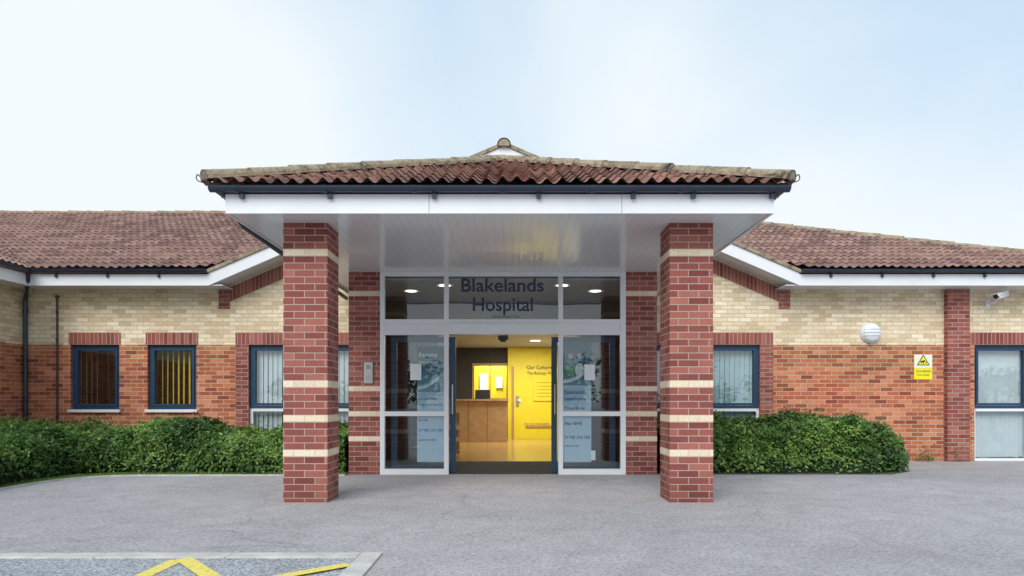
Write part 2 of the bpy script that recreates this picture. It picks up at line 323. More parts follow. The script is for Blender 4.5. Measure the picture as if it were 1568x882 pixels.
def window(idx,x0,x1,z0,z1,mull,trans,blind,white_low,angle=25,dy=.17,sp_=.088):
    w=empty('window_%d'%idx,B); y0=YW+.06;y1=YW+.12; f=.055
    mb=MB(); zl=z0
    if white_low:
        zt=trans
        mb.box(x0,x0+f,y0,y1,z0,zt,1); mb.box(x1-f,x1,y0,y1,z0,zt,1); mb.box(x0+f,x1-f,y0,y1,z0,z0+f,1); mb.box(x0+f,x1-f,y0-.02,y1,zt-.05,zt,1)
        for m in mull: mb.box(m-.03,m+.03,y0,y1,z0+f,zt-.05,1)
        zl=zt
    g=.005
    mb.box(x0,x0+f,y0,y1,zl+g,z1,0); mb.box(x1-f,x1,y0,y1,zl+g,z1,0); mb.box(x0+f,x1-f,y0,y1,zl+g,zl+f,0); mb.box(x0+f,x1-f,y0,y1,z1-f,z1,0)
    for m in mull: mb.box(m-.035,m+.035,y0,y1,zl+f,z1-f,0)
    ed=[x0+f]+[k for m in mull for k in (m-.035,m+.035)]+[x1-f]
    for i in range(0,len(ed),2):
        a,b_=ed[i]+.006,ed[i+1]-.006; c_,d_=zl+f+.006,z1-f-.006; s=.04
        mb.box(a,a+s,y0-.014,y1-.01,c_,d_,0); mb.box(b_-s,b_,y0-.014,y1-.01,c_,d_,0); mb.box(a+s,b_-s,y0-.014,y1-.01,c_,c_+s,0); mb.box(a+s,b_-s,y0-.014,y1-.01,d_-s,d_,0)
    mb.build('frame',[m_navy,m_white],w)
    if z0>.5:
        mb=MB(); mb.box(x0-.03,x1+.03,YW-.05,YW+.055,z0-.055,z0-.002,0); mb.build('sill',[m_white],w,bevel=.006)
    mb=MB(); mb.poly([(x0+f,YW+.09,z0+f),(x1-f,YW+.09,z0+f),(x1-f,YW+.09,z1-f),(x0+f,YW+.09,z1-f)]); mb.build('glass',[m_glass],w)
    mb=MB(); x=x0+.03
    while x<x1-.08:
        a=math.radians(angle+random.uniform(-7,7)); dx=.044*math.cos(a); dyy=.044*math.sin(a); xc=x+.045; t=random.uniform(-.006,.006); zb=z0+.06+random.uniform(0,.02)
        yy=YW+dy
        mb.poly([(xc-dx+t,yy-dyy,zb),(xc+dx+t,yy+dyy,zb),(xc+dx,yy+dyy,z1),(xc-dx,yy-dyy,z1)]); x+=sp_
    mb.box(x0+.02,x1-.02,YW+dy-.02,YW+dy+.02,z1-.05,z1-.001,0)
    mb.build('vertical_blinds',[blind],w)
def fabric(name,col):
    m,nt,b=newmat(name); b.inputs['Base Color'].default_value=(*col,1); b.inputs['Roughness'].default_value=.8
    tc=nt.nodes.new('ShaderNodeTexCoord'); n=noisen(nt,6,4,.6,tc.outputs['Object']); r=ramp(nt,[(.3,[q*.85 for q in col]),(.7,col)]); nt.links.new(n.outputs[0],r.inputs[0]); nt.links.new(r.outputs[0],b.inputs['Base Color'])
    tr=nt.nodes.new('ShaderNodeBsdfTranslucent'); nt.links.new(r.outputs[0],tr.inputs[0]); mx=nt.nodes.new('ShaderNodeMixShader'); mx.inputs[0].default_value=.2
    o=[q for q in nt.nodes if q.type=='OUTPUT_MATERIAL'][0]; nt.links.new(b.outputs[0],mx.inputs[1]); nt.links.new(tr.outputs[0],mx.inputs[2]); nt.links.new(mx.outputs[0],o.inputs[0]); return m
m_bly=fabric('yellow_blind_fabric',(.90,.68,.06)); m_blo=fabric('tan_blind_fabric',(.60,.40,.15)); m_blw=fabric('pale_blind_fabric',(.84,.92,.94)); m_blb=fabric('blue_blind_fabric',(.58,.80,.84))
window(1,*wins[0],[],None,m_blo,False,-66,.20,.10); window(2,*wins[1],[],None,m_bly,False,-48,.20,.10)
window(3,*wins[2],[-3.77],.96,m_blw,True,-15); window(4,*wins[3],[3.49],.96,m_blb,True,-40,.17,.092); window(5,*wins[4],[9.48],.96,m_blw,True,-30)

mb=MB()
for X in (-8.8,-5.2,-2.62,2.36,6.0,10.9): mb.box(X-.03,X+.03,12.81,17,0,3.1,0)
mb.box(-8.8,-2.5,17,17.05,0,3.1,0); mb.box(2.3,10.9,17,17.05,0,3.1,0)
mb.box(-8.9,-2.5,12.81,17.1,3.1,3.12,0); mb.box(2.3,11,12.81,17.1,3.1,3.12,0)
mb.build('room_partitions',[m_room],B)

# ------------------------------------------------------------------ roofs
def tile_roof(name,O,U,V,ul,vl,cuts,mat,parent,per=.15,h=.026,row=.3,step=.026):
    O=Vector(O);U=Vector(U).normalized();V=Vector(V).normalized();Nn=U.cross(V)
    flip=Nn.z<0
    if flip: Nn=-Nn
    nu=int(ul/per*8); nr=int(math.ceil(vl/row)); verts=[];uvs=[]
    for j in range(nr):
        for e_ in (0,1):
            v=j*row+(e_*row if e_ else 0.0)
            for i in range(nu+1):
                u=i*per/8; ph=(u/per)%1
                p=.5+.5*math.cos(2*math.pi*ph); p=p**1.3
                jit=(noise.cell(Vector((math.floor(u/.3+.01),j,3.3)))-.5)*.008
                hh=h*p+(step if e_==0 else 0)+(jit if e_==0 else 0)
                verts.append(O+U*u+V*(v+(jit*1.5 if e_==0 else 0))+Nn*hh); uvs.append((u+.001,min(v,(j+1)*row-.002)+.001))
    faces=[]; w=nu+1
    for k in range(nr*2-1):
        for i in range(nu):
            a=k*w+i; f=(a,a+1,a+w+1,a+w); faces.append(f[::-1] if flip else f)
    me=bpy.data.meshes.new(name); me.from_pydata(verts,[],faces); ul_=me.uv_layers.new(name='UVMap')
    fl=[]
    for f in faces:
        for i in f: fl+= [uvs[i][0],uvs[i][1]]
    ul_.data.foreach_set('uv',fl); me.materials.append(mat)
    bm=bmesh.new(); bm.from_mesh(me)
    for co,no in cuts: bmesh.ops.bisect_plane(bm,geom=bm.verts[:]+bm.edges[:]+bm.faces[:],plane_co=co,plane_no=no,clear_outer=True)
    for f in bm.faces: f.smooth=False
    bm.to_mesh(me); bm.free(); return link(bpy.data.objects.new(name,me),parent)
def caps(name,p0,p1,r,mat,parent,seg=.45,sink=.3,ang=100):
    p0=Vector(p0);p1=Vector(p1); L=(p1-p0).length; d=(p1-p0)/L; side=d.cross(Vector((0,0,1))).normalized(); up=side.cross(d).normalized()
    mb=MB(); n=max(1,round(L/seg)); s=L/n; K=8
    for i in range(n):
        a=p0+d*(s*i); b_=p0+d*(s*(i+1)+.03); ra=r*(1.08+random.uniform(-.03,.03)); rb=r*.92; oz=random.uniform(-.006,.006)
        A=[];Bq=[];A2=[]
        for k in range(K+1):
            t=math.radians(-ang+2*ang*k/K); c_,s_=math.sin(t),math.cos(t)
            A.append(a+side*c_*ra+up*(s_*ra-sink*r+oz)); Bq.append(b_+side*c_*rb+up*(s_*rb-sink*r+oz)); A2.append(a+side*c_*(ra-.02)+up*(s_*(ra-.02)-sink*r+oz))
        for k in range(K):
            mb.poly([A[k],A[k+1],Bq[k+1],Bq[k]],0); mb.poly([A2[k],A2[k+1],A[k+1],A[k]],0)
        if i==0: mb.poly(A[::-1],0)
        if i==n-1: mb.poly(Bq,0)
    return mb.build(name,[mat],parent)
T=.45; RY=17.2; RZ=ZE+T*(RY-11.9)
tile_roof('roof_left',(-14,11.86,ZE-.02),(1,0,0),(0,1,T),16,5.9,[(( -8.45,11.9,0),(-1,-1,0)),((GL,11.95,0),(1,-1,0)),((0,RY,0),(0,1,0))],m_tile,B,h=.034,step=.03)
caps('ridge_left',(-13.8,RY,RZ),(0,RY,RZ),.12,m_capr,B)
tile_roof('roof_projecting',(-8.41,1.5,ZE-.02),(0,1,0),(-1,0,T),17,4.2,[((-8.45,11.9,0),(1,1,0))],m_tile,B)
P1=Vector((5.71,15.86,0));P2=Vector((9.74,12.98,0)); dd=(P2-P1).normalized(); nn_=Vector((-dd.y,dd.x,0)); nn_=nn_ if nn_.y>0 else -nn_
tile_roof('roof_right',(0,11.86,ZE-.02),(1,0,0),(0,1,T),12,5.9,[((GR,11.95,0),(-1,-1,0)),(P1,nn_),((0,RY,0),(0,1,0))],m_tile,B,h=.034,step=.03)
def hz(Y): return ZE+T*(Y-11.9)
Pe=P2+dd*((12.98-11.86)/-dd.y); Pt=P1-dd*((17.2-15.86)/-dd.y)
caps('hip_right',(Pe.x,Pe.y,hz(Pe.y)+.0),(Pt.x,Pt.y,hz(Pt.y)+.0),.11,m_cap,B)
mb=MB()
mb.poly([(-16,RY,RZ),(Pt.x,RY,RZ),(11.5,23.2,3.3),(-16,23.2,3.3)][::-1],0)
mb.poly([(Pt.x,RY,RZ),(Pe.x,Pe.y,hz(Pe.y)),(11.6,23.2,3.3)][::-1],0)
mb.poly([(-12.4,1.5,ZE+T*3.95),(-12.4,17,ZE+T*3.95),(-16.3,17,3.4),(-16.3,1.5,3.4)][::-1],0)
mb.build('roof_rear',[m_tile],B)
gl=math.hypot(1,GT)
tile_roof('roof_gable_left',(GL,12.0,GZ-.02),(0,1,0),(1,0,GT),6,(CX-GL)*gl+.05,[((GL,11.95,0),(-1,1,0)),((CX,0,0),(1,0,0))],m_tile,B)
tile_roof('roof_gable_right',(GR,12.0,GZ-.02),(0,1,0),(-1,0,GT),6,(GR-CX)*gl+.05,[((GR,11.95,0),(1,1,0)),((CX,0,0),(-1,0,0))],m_tile,B)
caps('ridge_gable',(CX,11.93,zr(CX)+.0),(CX,17.2,zr(CX)+.0),.115,m_cap,B)
mb=MB()
def sl(xa,xb,lo,hi,y0,y1,m):
    za,zb=zr(xa),zr(xb)
    A=[(xa,y0,za+lo),(xb,y0,zb+lo),(xb,y0,zb+hi),(xa,y0,za+hi)]; Bq=[(p[0],y1,p[2]) for p in A]
    if xb<xa: A=A[::-1];Bq=Bq[::-1]
    mb.poly(A,m); mb.poly(Bq[::-1],m)
    for i in range(4): j=(i+1)%4; mb.poly([A[j],A[i],Bq[i],Bq[j]],m)
for xe in (GL+.07,GR-.07):
    sl(xe,CX,-.255,-.035,12.0,12.03,0); sl(xe+(-.02 if xe<0 else .02),CX,-.033,.03,11.97,12.06,1); sl(xe,CX,-.25,-.24,12.031,YW,0)
mb.build('barge_boards',[m_fascia,m_cap],B)
mb=MB()
mb.box(-8.5,GL+.07,12.0,12.025,3.13,3.33,0); mb.box(GR-.07,11.3,12.0,12.025,3.13,3.33,0)
mb.box(-8.93,GL+.3,12.026,YW,3.135,3.15,0); mb.box(GR-.3,11.3,12.026,YW,3.135,3.15,0)
mb.box(-8.53,-8.505,1.6,12.0,3.13,3.33,0); mb.box(-8.93,-8.531,1.6,12.5,3.131,3.15,0)
mb.build('fascia_and_soffit',[m_fascia],B)
def gutter(mb,p0,p1,r=.055,mat=0):
    p0=Vector(p0);p1=Vector(p1); d=(p1-p0).normalized(); s=d.cross(Vector((0,0,1))).normalized(); K=8
    O=[];I=[]
    for k in range(K+1):
        t=math.pi*k/K; O.append(s*(-math.cos(t)*r)+Vector((0,0,-math.sin(t)*r))); I.append(s*(-math.cos(t)*(r-.007))+Vector((0,0,-math.sin(t)*(r-.007))))
    for q in (O,I):
        for k in range(K): mb.poly([p0+q[k],p0+q[k+1],p1+q[k+1],p1+q[k]],mat)
    for a,b_ in ((O[0],I[0]),(O[-1],I[-1])): mb.poly([p0+a,p0+b_,p1+b_,p1+a],mat)
    for p in (p0,p1): mb.poly([p+q for q in O],mat)
    n=int((p1-p0).length/.9)
    for i in range(n+1):
        c_=p0+d*(.25+i*.9)
        if (c_-p0).length>(p1-p0).length: break
        for k in range(K):
            a=1.12; mb.poly([c_+O[k]*a,c_+O[k+1]*a,c_+d*.04+O[k+1]*a,c_+d*.04+O[k]*a],mat)
mb=MB()
gutter(mb,(-8.44,11.93,3.40),(GL+.05,11.93,3.40)); gutter(mb,(GR-.05,11.93,3.40),(11.5,11.93,3.40)); gutter(mb,(-8.44,1.6,3.40),(-8.44,11.98,3.40))
for X in [-8.0+i*.9 for i in range(3)]+[5.6+i*.9 for i in range(6)]: mb.box(X-.018,X+.018,11.96,11.999,3.27,3.34,0)
mb.build('gutters',[m_gut],B,smooth=False)
mb=MB()
tube(mb,[(-8.47,11.95,3.34),(-8.5,11.98,3.2),(-8.78,12.35,3.05),(-8.86,12.43,2.95),(-8.86,12.43,0)],.036)
for z in (.5,1.6,2.7): tube(mb,[(-8.86,12.43,z),(-8.86,12.43,z+.06)],.045)
tube(mb,[(-8.31,12.47,0),(-8.31,12.47,3.0)],.016); tube(mb,[(-8.31,12.47,2.98),(-8.31,12.47,3.03)],.03)
for z in (.8,1.5,2.2,2.7): tube(mb,[(-8.31,12.47,z),(-8.31,12.47,z+.04)],.024)
mb.build('downpipes',[m_gut],B,smooth=True)

# ------------------------------------------------------------------ portico
Pt_=empty('portico',B)
PX0,PX1,PY=-2.93,2.68,6.98; ZP=3.03
def column(name,x0,x1,y0,y1):
    mb=MB(); bz=[.4965,.8715,1.2465,2.6715]; zz=[0]
    for b_ in bz: zz+=[b_,b_+.075]
    zz.append(ZP+.01)
    for i in range(len(zz)-1):
        a,b_=zz[i],zz[i+1]; m=i%2; e_=.0015 if m else 0
        mb.box(x0-e_,x1+e_,y0-e_,y1+e_,a,b_,m,'tu' if not m else '')
    return mb.build(name,[m_col,m_colc],Pt_)
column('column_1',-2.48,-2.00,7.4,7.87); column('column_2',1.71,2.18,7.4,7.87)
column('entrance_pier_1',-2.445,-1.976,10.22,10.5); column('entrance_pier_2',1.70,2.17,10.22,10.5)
mb=MB(); mb.box(-2.44,-2.3,10.5,12.6,0,ZP,0); mb.box(2.02,2.165,10.5,12.6,0,ZP,0); mb.build('lobby_side_walls',[m_col],Pt_)
mb=MB(); mb.box(PX0+.03,PX1-.03,PY+.026,12.49,ZP,ZP+.03,0); mb.build('soffit',[m_sof],Pt_)
mb=MB(); zt=3.215
mb.box(PX0,PX1,PY,PY+.025,ZP-.012,zt,0); mb.box(PX0,PX0+.025,PY+.026,12.49,ZP-.012,zt,0); mb.box(PX1-.025,PX1,PY+.026,12.49,ZP-.012,zt,0)
for X in ((657-784)/149.7,(952-784)/149.7): mb.box(X-.003,X+.003,PY-.002,PY,ZP-.01,zt,1)
mb.build('fascia',[m_fascia,m_grey],Pt_)
mb=MB(); gz=3.27
gutter(mb,(-3.06,6.915,gz),(2.81,6.915,gz),.056); gutter(mb,(-2.995,6.9,gz),(-2.995,12.3,gz),.056); gutter(mb,(2.745,6.9,gz),(2.745,12.3,gz),.056)
for X in (370,505,665,825,970,1062,1183):
    xx=(X-784)/150.5; mb.box(xx-.022,xx+.022,6.93,6.979,3.165,3.235,0); 
tube(mb,[(-2.99,7.3,3.22),(-2.99,7.45,3.1),(-2.985,7.6,3.045),(-2.985,12.3,2.95)],.036)
mb.build('gutters',[m_gut],Pt_)
PT=.425; EY=6.87; EZ=3.28; HW=2.96; AY=EY+HW; AZ=EZ+PT*HW; pl=math.hypot(1,PT)
xl,xr=CX-HW,CX+HW
tile_roof('roof_front',(xl,EY,EZ-.01),(1,0,0),(0,1,PT),HW*2,HW*pl,[((xl,EY,0),(-1,1,0)),((xr,EY,0),(1,1,0))],m_tilep,Pt_,h=.052,step=.03)
tile_roof('roof_side_left',(xl,EY,EZ-.01),(0,1,0),(1,0,PT),5.4,HW*pl,[((xl,EY,0),(1,-1,0)),((CX,0,0),(1,0,0))],m_tilep,Pt_,h=.034,step=.03)
tile_roof('roof_side_right',(xr,EY,EZ-.01),(0,1,0),(-1,0,PT),5.4,HW*pl,[((xr,EY,0),(-1,-1,0)),((CX,0,0),(-1,0,0))],m_tilep,Pt_,h=.034,step=.03)
caps('hip_tiles_left',(xl+.0,EY+.0,EZ+.07),(CX,AY,AZ+.04),.085,m_cap,Pt_,seg=.5,sink=.2)
caps('hip_tiles_right',(xr-.0,EY+.0,EZ+.07),(CX,AY,AZ+.04),.085,m_cap,Pt_,seg=.5,sink=.2)
caps('ridge_tiles',(CX,AY-.02,AZ+.02),(CX,12.2,AZ+.02),.09,m_cap,Pt_)
mb=MB()
for sx_,X in ((-1,xl),(1,xr)):
    pts=[(X,EY+.02,EZ+.02),(X+sx_*.04,EY-.04,EZ+.02)]
    for k in range(9):
        a=math.radians(-90+k*32); pts.append((X+sx_*(.04+.022*math.cos(a)*(1-k*.05)),EY-.04,EZ+.06+.035*math.sin(a)*(1-k*.05)))
    tube(mb,pts,.006,n=6)
mb.build('hip_irons',[m_gut],Pt_)

# ------------------------------------------------------------------ entrance screen
En=empty('entrance_screen',B); sc=102.3
def X_(p): return (p-784)/sc
def Z_(p): return 1.1+(614-p)/sc
y0,y1=10.2,10.28
mb=MB(); V_=[(582,589),(680,687),(855,862),(950,958)]
for i,(a,b_) in enumerate(V_): mb.box(X_(a)+(.002 if i==0 else 0),X_(b_),y0,y1,0,ZP-.002,0)
for i,(a,b_) in enumerate(((589,680),(687,855),(862,950))):
    xa,xb=X_(a),X_(b_)
    mb.box(xa,xb,y0+.003,y1,Z_(423),ZP-.002,0); mb.box(xa,xb,y0+.003,y1,Z_(496),Z_(489),0)
    if i!=1:
        mb.box(xa,xb,y0+.012,y1,Z_(507),Z_(496)-.001,0); mb.box(xa,xb,y0+.003,y1,Z_(513),Z_(507)-.001,0)
        mb.box(xa,xb,y0+.003,y1,Z_(637),Z_(630),0); mb.box(xa,xb,y0+.003,y1,.0,Z_(718),0)
    else:
        mb.box(xa,xb,y0-.03,y1+.1,Z_(512),Z_(496)-.001,0)
mb.build('white_frame',[m_white],En)
mb=MB()
for a,b_,c_,d_ in ((589,680,423,489),(687,855,423,489),(862,950,423,489),(589,680,513,630),(862,950,513,630),(589,680,637,718),(862,950,637,718)):
    mb.poly([(X_(a),10.24,Z_(d_)),(X_(b_),10.24,Z_(d_)),(X_(b_),10.24,Z_(c_)),(X_(a),10.24,Z_(c_))])
mb.build('glass',[m_glassd],En)
mb=MB(); g=MB()
for xa,xb in ((X_(597),X_(697)),(X_(845),X_(944))):
    ya,yb=10.33,10.37; z1=Z_(515)
    mb.box(xa,xa+.085,ya,yb,.02,z1,0); mb.box(xb-.085,xb,ya,yb,.02,z1,0); mb.box(xa+.085,xb-.085,ya,yb,.02,.12,0); mb.box(xa+.085,xb-.085,ya,yb,z1-.08,z1,0)
    g.poly([(xa+.085,10.35,.12),(xb-.085,10.35,.12),(xb-.085,10.35,z1-.08),(xa+.085,10.35,z1-.08)])
    h0=xb-.05 if xa<0 else xa+.05
    tube(mb,[(h0,10.30,.9),(h0,10.30,1.35)],.014,1)
mb.build('sliding_doors',[m_navy,m_steel],En); g.build('sliding_door_glass',[m_glassd],En)
mb=MB(); mb.box(X_(763),X_(778),10.14,10.17,Z_(521),Z_(514),0); mb.box(X_(766),X_(775),10.13,10.17,Z_(524),Z_(521)-.001,0); mb.build('door_sensor',[m_dark],En,bevel=.004)
m_let=simple('navy_vinyl_lettering',(.010,.016,.06),.4); m_letb=simple('blue_print',(.02,.16,.42),.5)
def text(name,s,x,y,z,w,h,mat,parent=None,align='CENTER',bold=0):
    cu=bpy.data.curves.new(name,'FONT'); cu.body=s; cu.align_x=align; cu.size=1; cu.extrude=0; cu.offset=bold
    tmp=bpy.data.objects.new(name+'_t',cu); S.collection.objects.link(tmp); bpy.context.view_layer.update()
    me=bpy.data.meshes.new_from_object(tmp.evaluated_get(bpy.context.evaluated_depsgraph_get())); bpy.data.objects.remove(tmp)
    xs=[v.co.x for v in me.vertices]; ys=[v.co.y for v in me.vertices]; W_=max(xs)-min(xs); H_=max(ys)
    sx_=w/W_; sy_=h/H_ if h else sx_
    ox=(min(xs)+max(xs))/2 if align=='CENTER' else min(xs)
    for v in me.vertices: v.co=Vector(((v.co.x-ox)*sx_,0,v.co.y*sy_))
    me.materials.clear(); me.materials.append(mat); o=bpy.data.objects.new(name,me); o.location=(x,y,z); return link(o,parent)
L=empty('hospital_name_lettering')
text('line_1','Blakelands',X_(769.5),10.232,Z_(446),1.235,.195,m_let,L,bold=.014); text('line_2','Hospital',X_(770),10.232,Z_(475.5),.90,.195,m_let,L,bold=.014)
text('strapline','Ramsay Health Care',X_(775),10.232,Z_(486),.4,None,m_let,L)
m_pw=simple('poster_paper',(.50,.64,.78),.5,.05); m_paper=simple('white_paper',(.80,.83,.86),.6,.03)
m_pt,nt,b=newmat('poster_picture'); tc=nt.nodes.new('ShaderNodeTexCoord'); sp=nt.nodes.new('ShaderNodeSeparateXYZ'); nt.links.new(tc.outputs['Object'],sp.inputs[0])
mr=nt.nodes.new('ShaderNodeMapRange'); mr.inputs[1].default_value=1.2; mr.inputs[2].default_value=2.0; nt.links.new(sp.outputs[2],mr.inputs[0])
r=ramp(nt,[(0,(.22,.42,.52)),(.5,(.07,.20,.28)),(1,(.03,.10,.14))]); nt.links.new(mr.outputs[0],r.inputs[0]); nt.links.new(r.outputs[0],b.inputs['Base Color'])
def poster(xa,xb,zt,zm,zb,lines):
    e_=empty('window_poster'); m=MB(); y=10.266
    m.box(xa,xb,y,y+.004,zm,zt,1); m.box(xa,xb,y,y+.004,zb,zm-.001,0); 
    n_=10
    for i in range(n_):
        t0,t1=i/n_,(i+1)/n_; f=lambda t:(zm+(zt-zm)*(.05+.35*t*t)); q=y-.002
        m.poly([(xa+(xb-xa)*t0,q,f(t0)),(xa+(xb-xa)*t1,q,f(t1)),(xa+(xb-xa)*t1,q,f(t1)+.07),(xa+(xb-xa)*t0,q,f(t0)+.03)],2)
    m.build('board',[m_pw,m_pt,m_paper],e_)
    for s,z,w,mt in lines: text('text',s,xa+.025,y-.004,z,w,None,mt,e_,'LEFT',.01)
    return e_
m_tw=simple('white_print',(.9,.9,.9),.5,.02)
poster(X_(638),X_(680)-.005,Z_(530),Z_(600),Z_(708),[('Ramsay',Z_(546),.28,m_tw),('health care',Z_(556),.28,m_tw),('For more information',Z_(612),.34,m_letb),('about our services visit',Z_(621),.35,m_let),('or call',Z_(645),.13,m_let),('01908 334 200',Z_(661),.36,m_letb),('open every day',Z_(675),.25,m_let)])
po=poster(X_(862)+.005,X_(906),Z_(522),Z_(590),Z_(708),[('Specialist',Z_(603),.30,m_letb),('healthcare',Z_(613),.32,m_letb),('Proud to be',Z_(627),.30,m_let),('the NHS',Z_(651),.26,m_let),('01908 334 200',Z_(672),.38,m_letb),('open every day',Z_(684),.22,m_let)])
mb=MB(); m_skin=simple('print_skin',(.6,.42,.33),.5); m_gr=simple('print_green',(.15,.4,.2),.5)
for X,c_ in ((X_(874),3),(X_(888),4)):
    for K,(rx,rz,cz,mt) in enumerate(((.035,.045,Z_(545),0),(.07,.10,Z_(566),1 if c_==3 else 2))):
        mb.poly([(X+rx*math.cos(a),10.262-K*-.001,cz+rz*math.sin(a)) for a in [k*math.pi/8 for k in range(16)]],mt)
mb.build('printed_figures',[m_skin,m_gr,m_paper],po)
e_=empty('paper_notice'); mb=MB(); mb.box(X_(628),X_(645),10.229,10.233,Z_(582),Z_(557),0); mb.box(X_(895),X_(911),10.229,10.233,Z_(582),Z_(558),0); mb.box(X_(905),X_(912),10.244,10.248,Z_(705),Z_(690),0); mb.build('sheets',[m_paper],e_)

# ------------------------------------------------------------------ hall interior
H=empty('entrance_hall',B)
m_fl,nt,b=newmat('hall_floor'); tc=nt.nodes.new('ShaderNodeTexCoord'); n=noisen(nt,3,4,.5,tc.outputs['Object']); r=ramp(nt,[(.3,(.38,.235,.075)),(.7,(.50,.32,.11))]); nt.links.new(n.outputs[0],r.inputs[0]); nt.links.new(r.outputs[0],b.inputs['Base Color']); b.inputs['Roughness'].default_value=.18
m_wood=simple('beech_wood',(.48,.30,.15),.4,.15,6); m_yw=simple('yellow_wall',(.85,.72,.03),.5,.04); m_mat=simple('door_mat',(.035,.035,.037),.95,.3,80)
mb=MB(); mb.box(-2.3,2.02,12.3,20.5,-.01,.012,0); mb.build('floor',[m_fl],H)
mb=MB(); mb.box(-2.29,2.01,10.285,12.3,.0,.014,0); mb.build('door_mat',[m_mat],H)
mb=MB(); mb.box(-2.3,2.02,10.3,12.5,2.93,2.95,0); mb.box(-2.6,2.4,12.6,20.5,2.65,2.67,0); mb.build('ceiling',[m_ceil],H)
mb=MB(); mb.box(-2.299,2.019,12.5,12.6,2.35,2.93,0); mb.build('bulkhead',[m_olive],H)
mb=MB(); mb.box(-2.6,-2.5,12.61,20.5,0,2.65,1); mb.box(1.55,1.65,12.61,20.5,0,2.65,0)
mb.box(-2.298,-1.35,12.5,12.58,0.02,2.349,1); mb.box(1.25,2.018,12.5,12.58,0.02,2.349,1)
Yb=19.9
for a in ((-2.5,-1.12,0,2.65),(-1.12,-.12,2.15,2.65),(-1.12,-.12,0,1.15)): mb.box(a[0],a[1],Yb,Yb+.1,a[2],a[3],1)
mb.box(-1.5,.3,21.2,21.25,0,2.6,2); mb.box(-.12,1.55,19.7,19.8,0,2.62,2)
mb.build('walls',[m_plaster,m_darkwall,m_yw],H)
mb=MB()
for a in ((-1.16,-1.10,1.12,2.2),(-.16,-.125,1.12,2.2),(-1.10,-.16,2.12,2.2),(-1.10,-.16,1.12,1.18),(-.66,-.62,1.18,2.12)): mb.box(a[0],a[1],Yb-.03,Yb,a[2],a[3],0)
mb.box(-1.0,-.75,21.15,21.19,1.45,1.95,1); mb.box(-.5,-.3,21.15,21.19,1.5,1.85,1)
mb.build('reception_window',[m_wood,m_paper],H)
mb=MB(); mb.box(.0,.06,19.66,19.69,.012,2.1,0); mb.box(.12,.2,19.66,19.69,.95,1.25,1); tube(mb,[(.16,19.6,1.12),(.26,19.6,1.12)],.015,1); tube(mb,[(.16,19.66,1.12),(.16,19.6,1.12)],.012,1)
mb.box(.62,1.3,19.66,19.69,1.1,1.75,2); mb.box(.4,1.2,19.66,19.69,.34,.4,0)
mb.build('door_furniture',[m_wood,m_steel,m_yw],H)
text('culture_text','Our Culture',.78,19.65,2.03,.7,None,m_let,H); text('culture_text_2','The Ramsay Way',.83,19.65,1.87,.8,None,m_let,H); text('information_text','For more information',.72,19.65,.42,.7,None,m_let,H)
for i in range(5): text('notice_text','we care about people and value',.96,19.64,1.62-i*.1,.5,None,m_let,H)
D=empty('reception_desk'); mb=MB(); mb.box(-1.65,-.12,18.0,18.05,.012,1.10,0); mb.box(-1.65,-1.6,18.05,19.2,.012,1.10,0); mb.box(-1.7,-.08,17.92,18.35,1.10,1.15,1); mb.box(-1.6,-.12,18.3,19.2,.72,.76,1)
for X in (-1.15,-.65): mb.box(X-.004,X+.004,17.996,18,.02,1.09,2)
mb.box(-1.0,-.6,18.5,18.54,.95,1.4,2); mb.box(-.86,-.74,18.54,18.6,.76,1.0,2)
mb.build('desk_body',[m_wood,m_wood,m_dark],D,bevel=.004)
D=empty('leaflet_stand'); mb=MB(); mb.box(-1.35,-1.08,14.2,14.5,.012,.06,0); mb.box(-1.33,-1.1,14.3,14.36,.06,.85,0); 
for z in (.25,.5): mb.poly([(-1.33,14.2,z+.1),(-1.1,14.2,z+.1),(-1.1,14.3,z),(-1.33,14.3,z)],1)
mb.build('stand',[m_wood,m_paper],D)
m_em=bpy.data.materials.new('lamp_glow'); m_em.use_nodes=True; nt=m_em.node_tree; nt.nodes.clear(); o=nt.nodes.new('ShaderNodeOutputMaterial'); em=nt.nodes.new('ShaderNodeEmission'); em.inputs[0].default_value=(1,.94,.80,1); em.inputs[1].default_value=5; nt.links.new(em.outputs[0],o.inputs[0])
mb=MB()
for X,Y in ((-1.67,11.3),(-1.06,10.75),(1.38,11.3),(.79,10.75)):
    mb.poly([(X+.09*math.cos(a),Y+.09*math.sin(a),2.915) for a in [-k*math.pi/10 for k in range(20)]],0)
    tube(mb,[(X,Y,2.93),(X,Y,2.918)],.13,1,20,False)
for X,Y in ((.6,17.5),(-.4,15),(.7,14),(-1.6,17)):
    mb.poly([(X+.13*math.cos(a),Y+.13*math.sin(a),2.64) for a in [-k*math.pi/10 for k in range(20)]],0)
mb.build('ceiling_lamps',[m_em,m_white],H)
def area(x,y,z,e_,s):
    l=bpy.data.lights.new('ceiling_light','AREA'); l.energy=e_; l.size=s; l.color=(1,.93,.78); o=bpy.data.objects.new('ceiling_light',l); o.location=(x,y,z); link(o,H)
area(.4,17.6,2.6,115,1.2); area(-.4,14.5,2.6,35,1.2); area(-.6,20.6,2.5,45,.6); area(-.14,11.3,2.88,4,1.5)

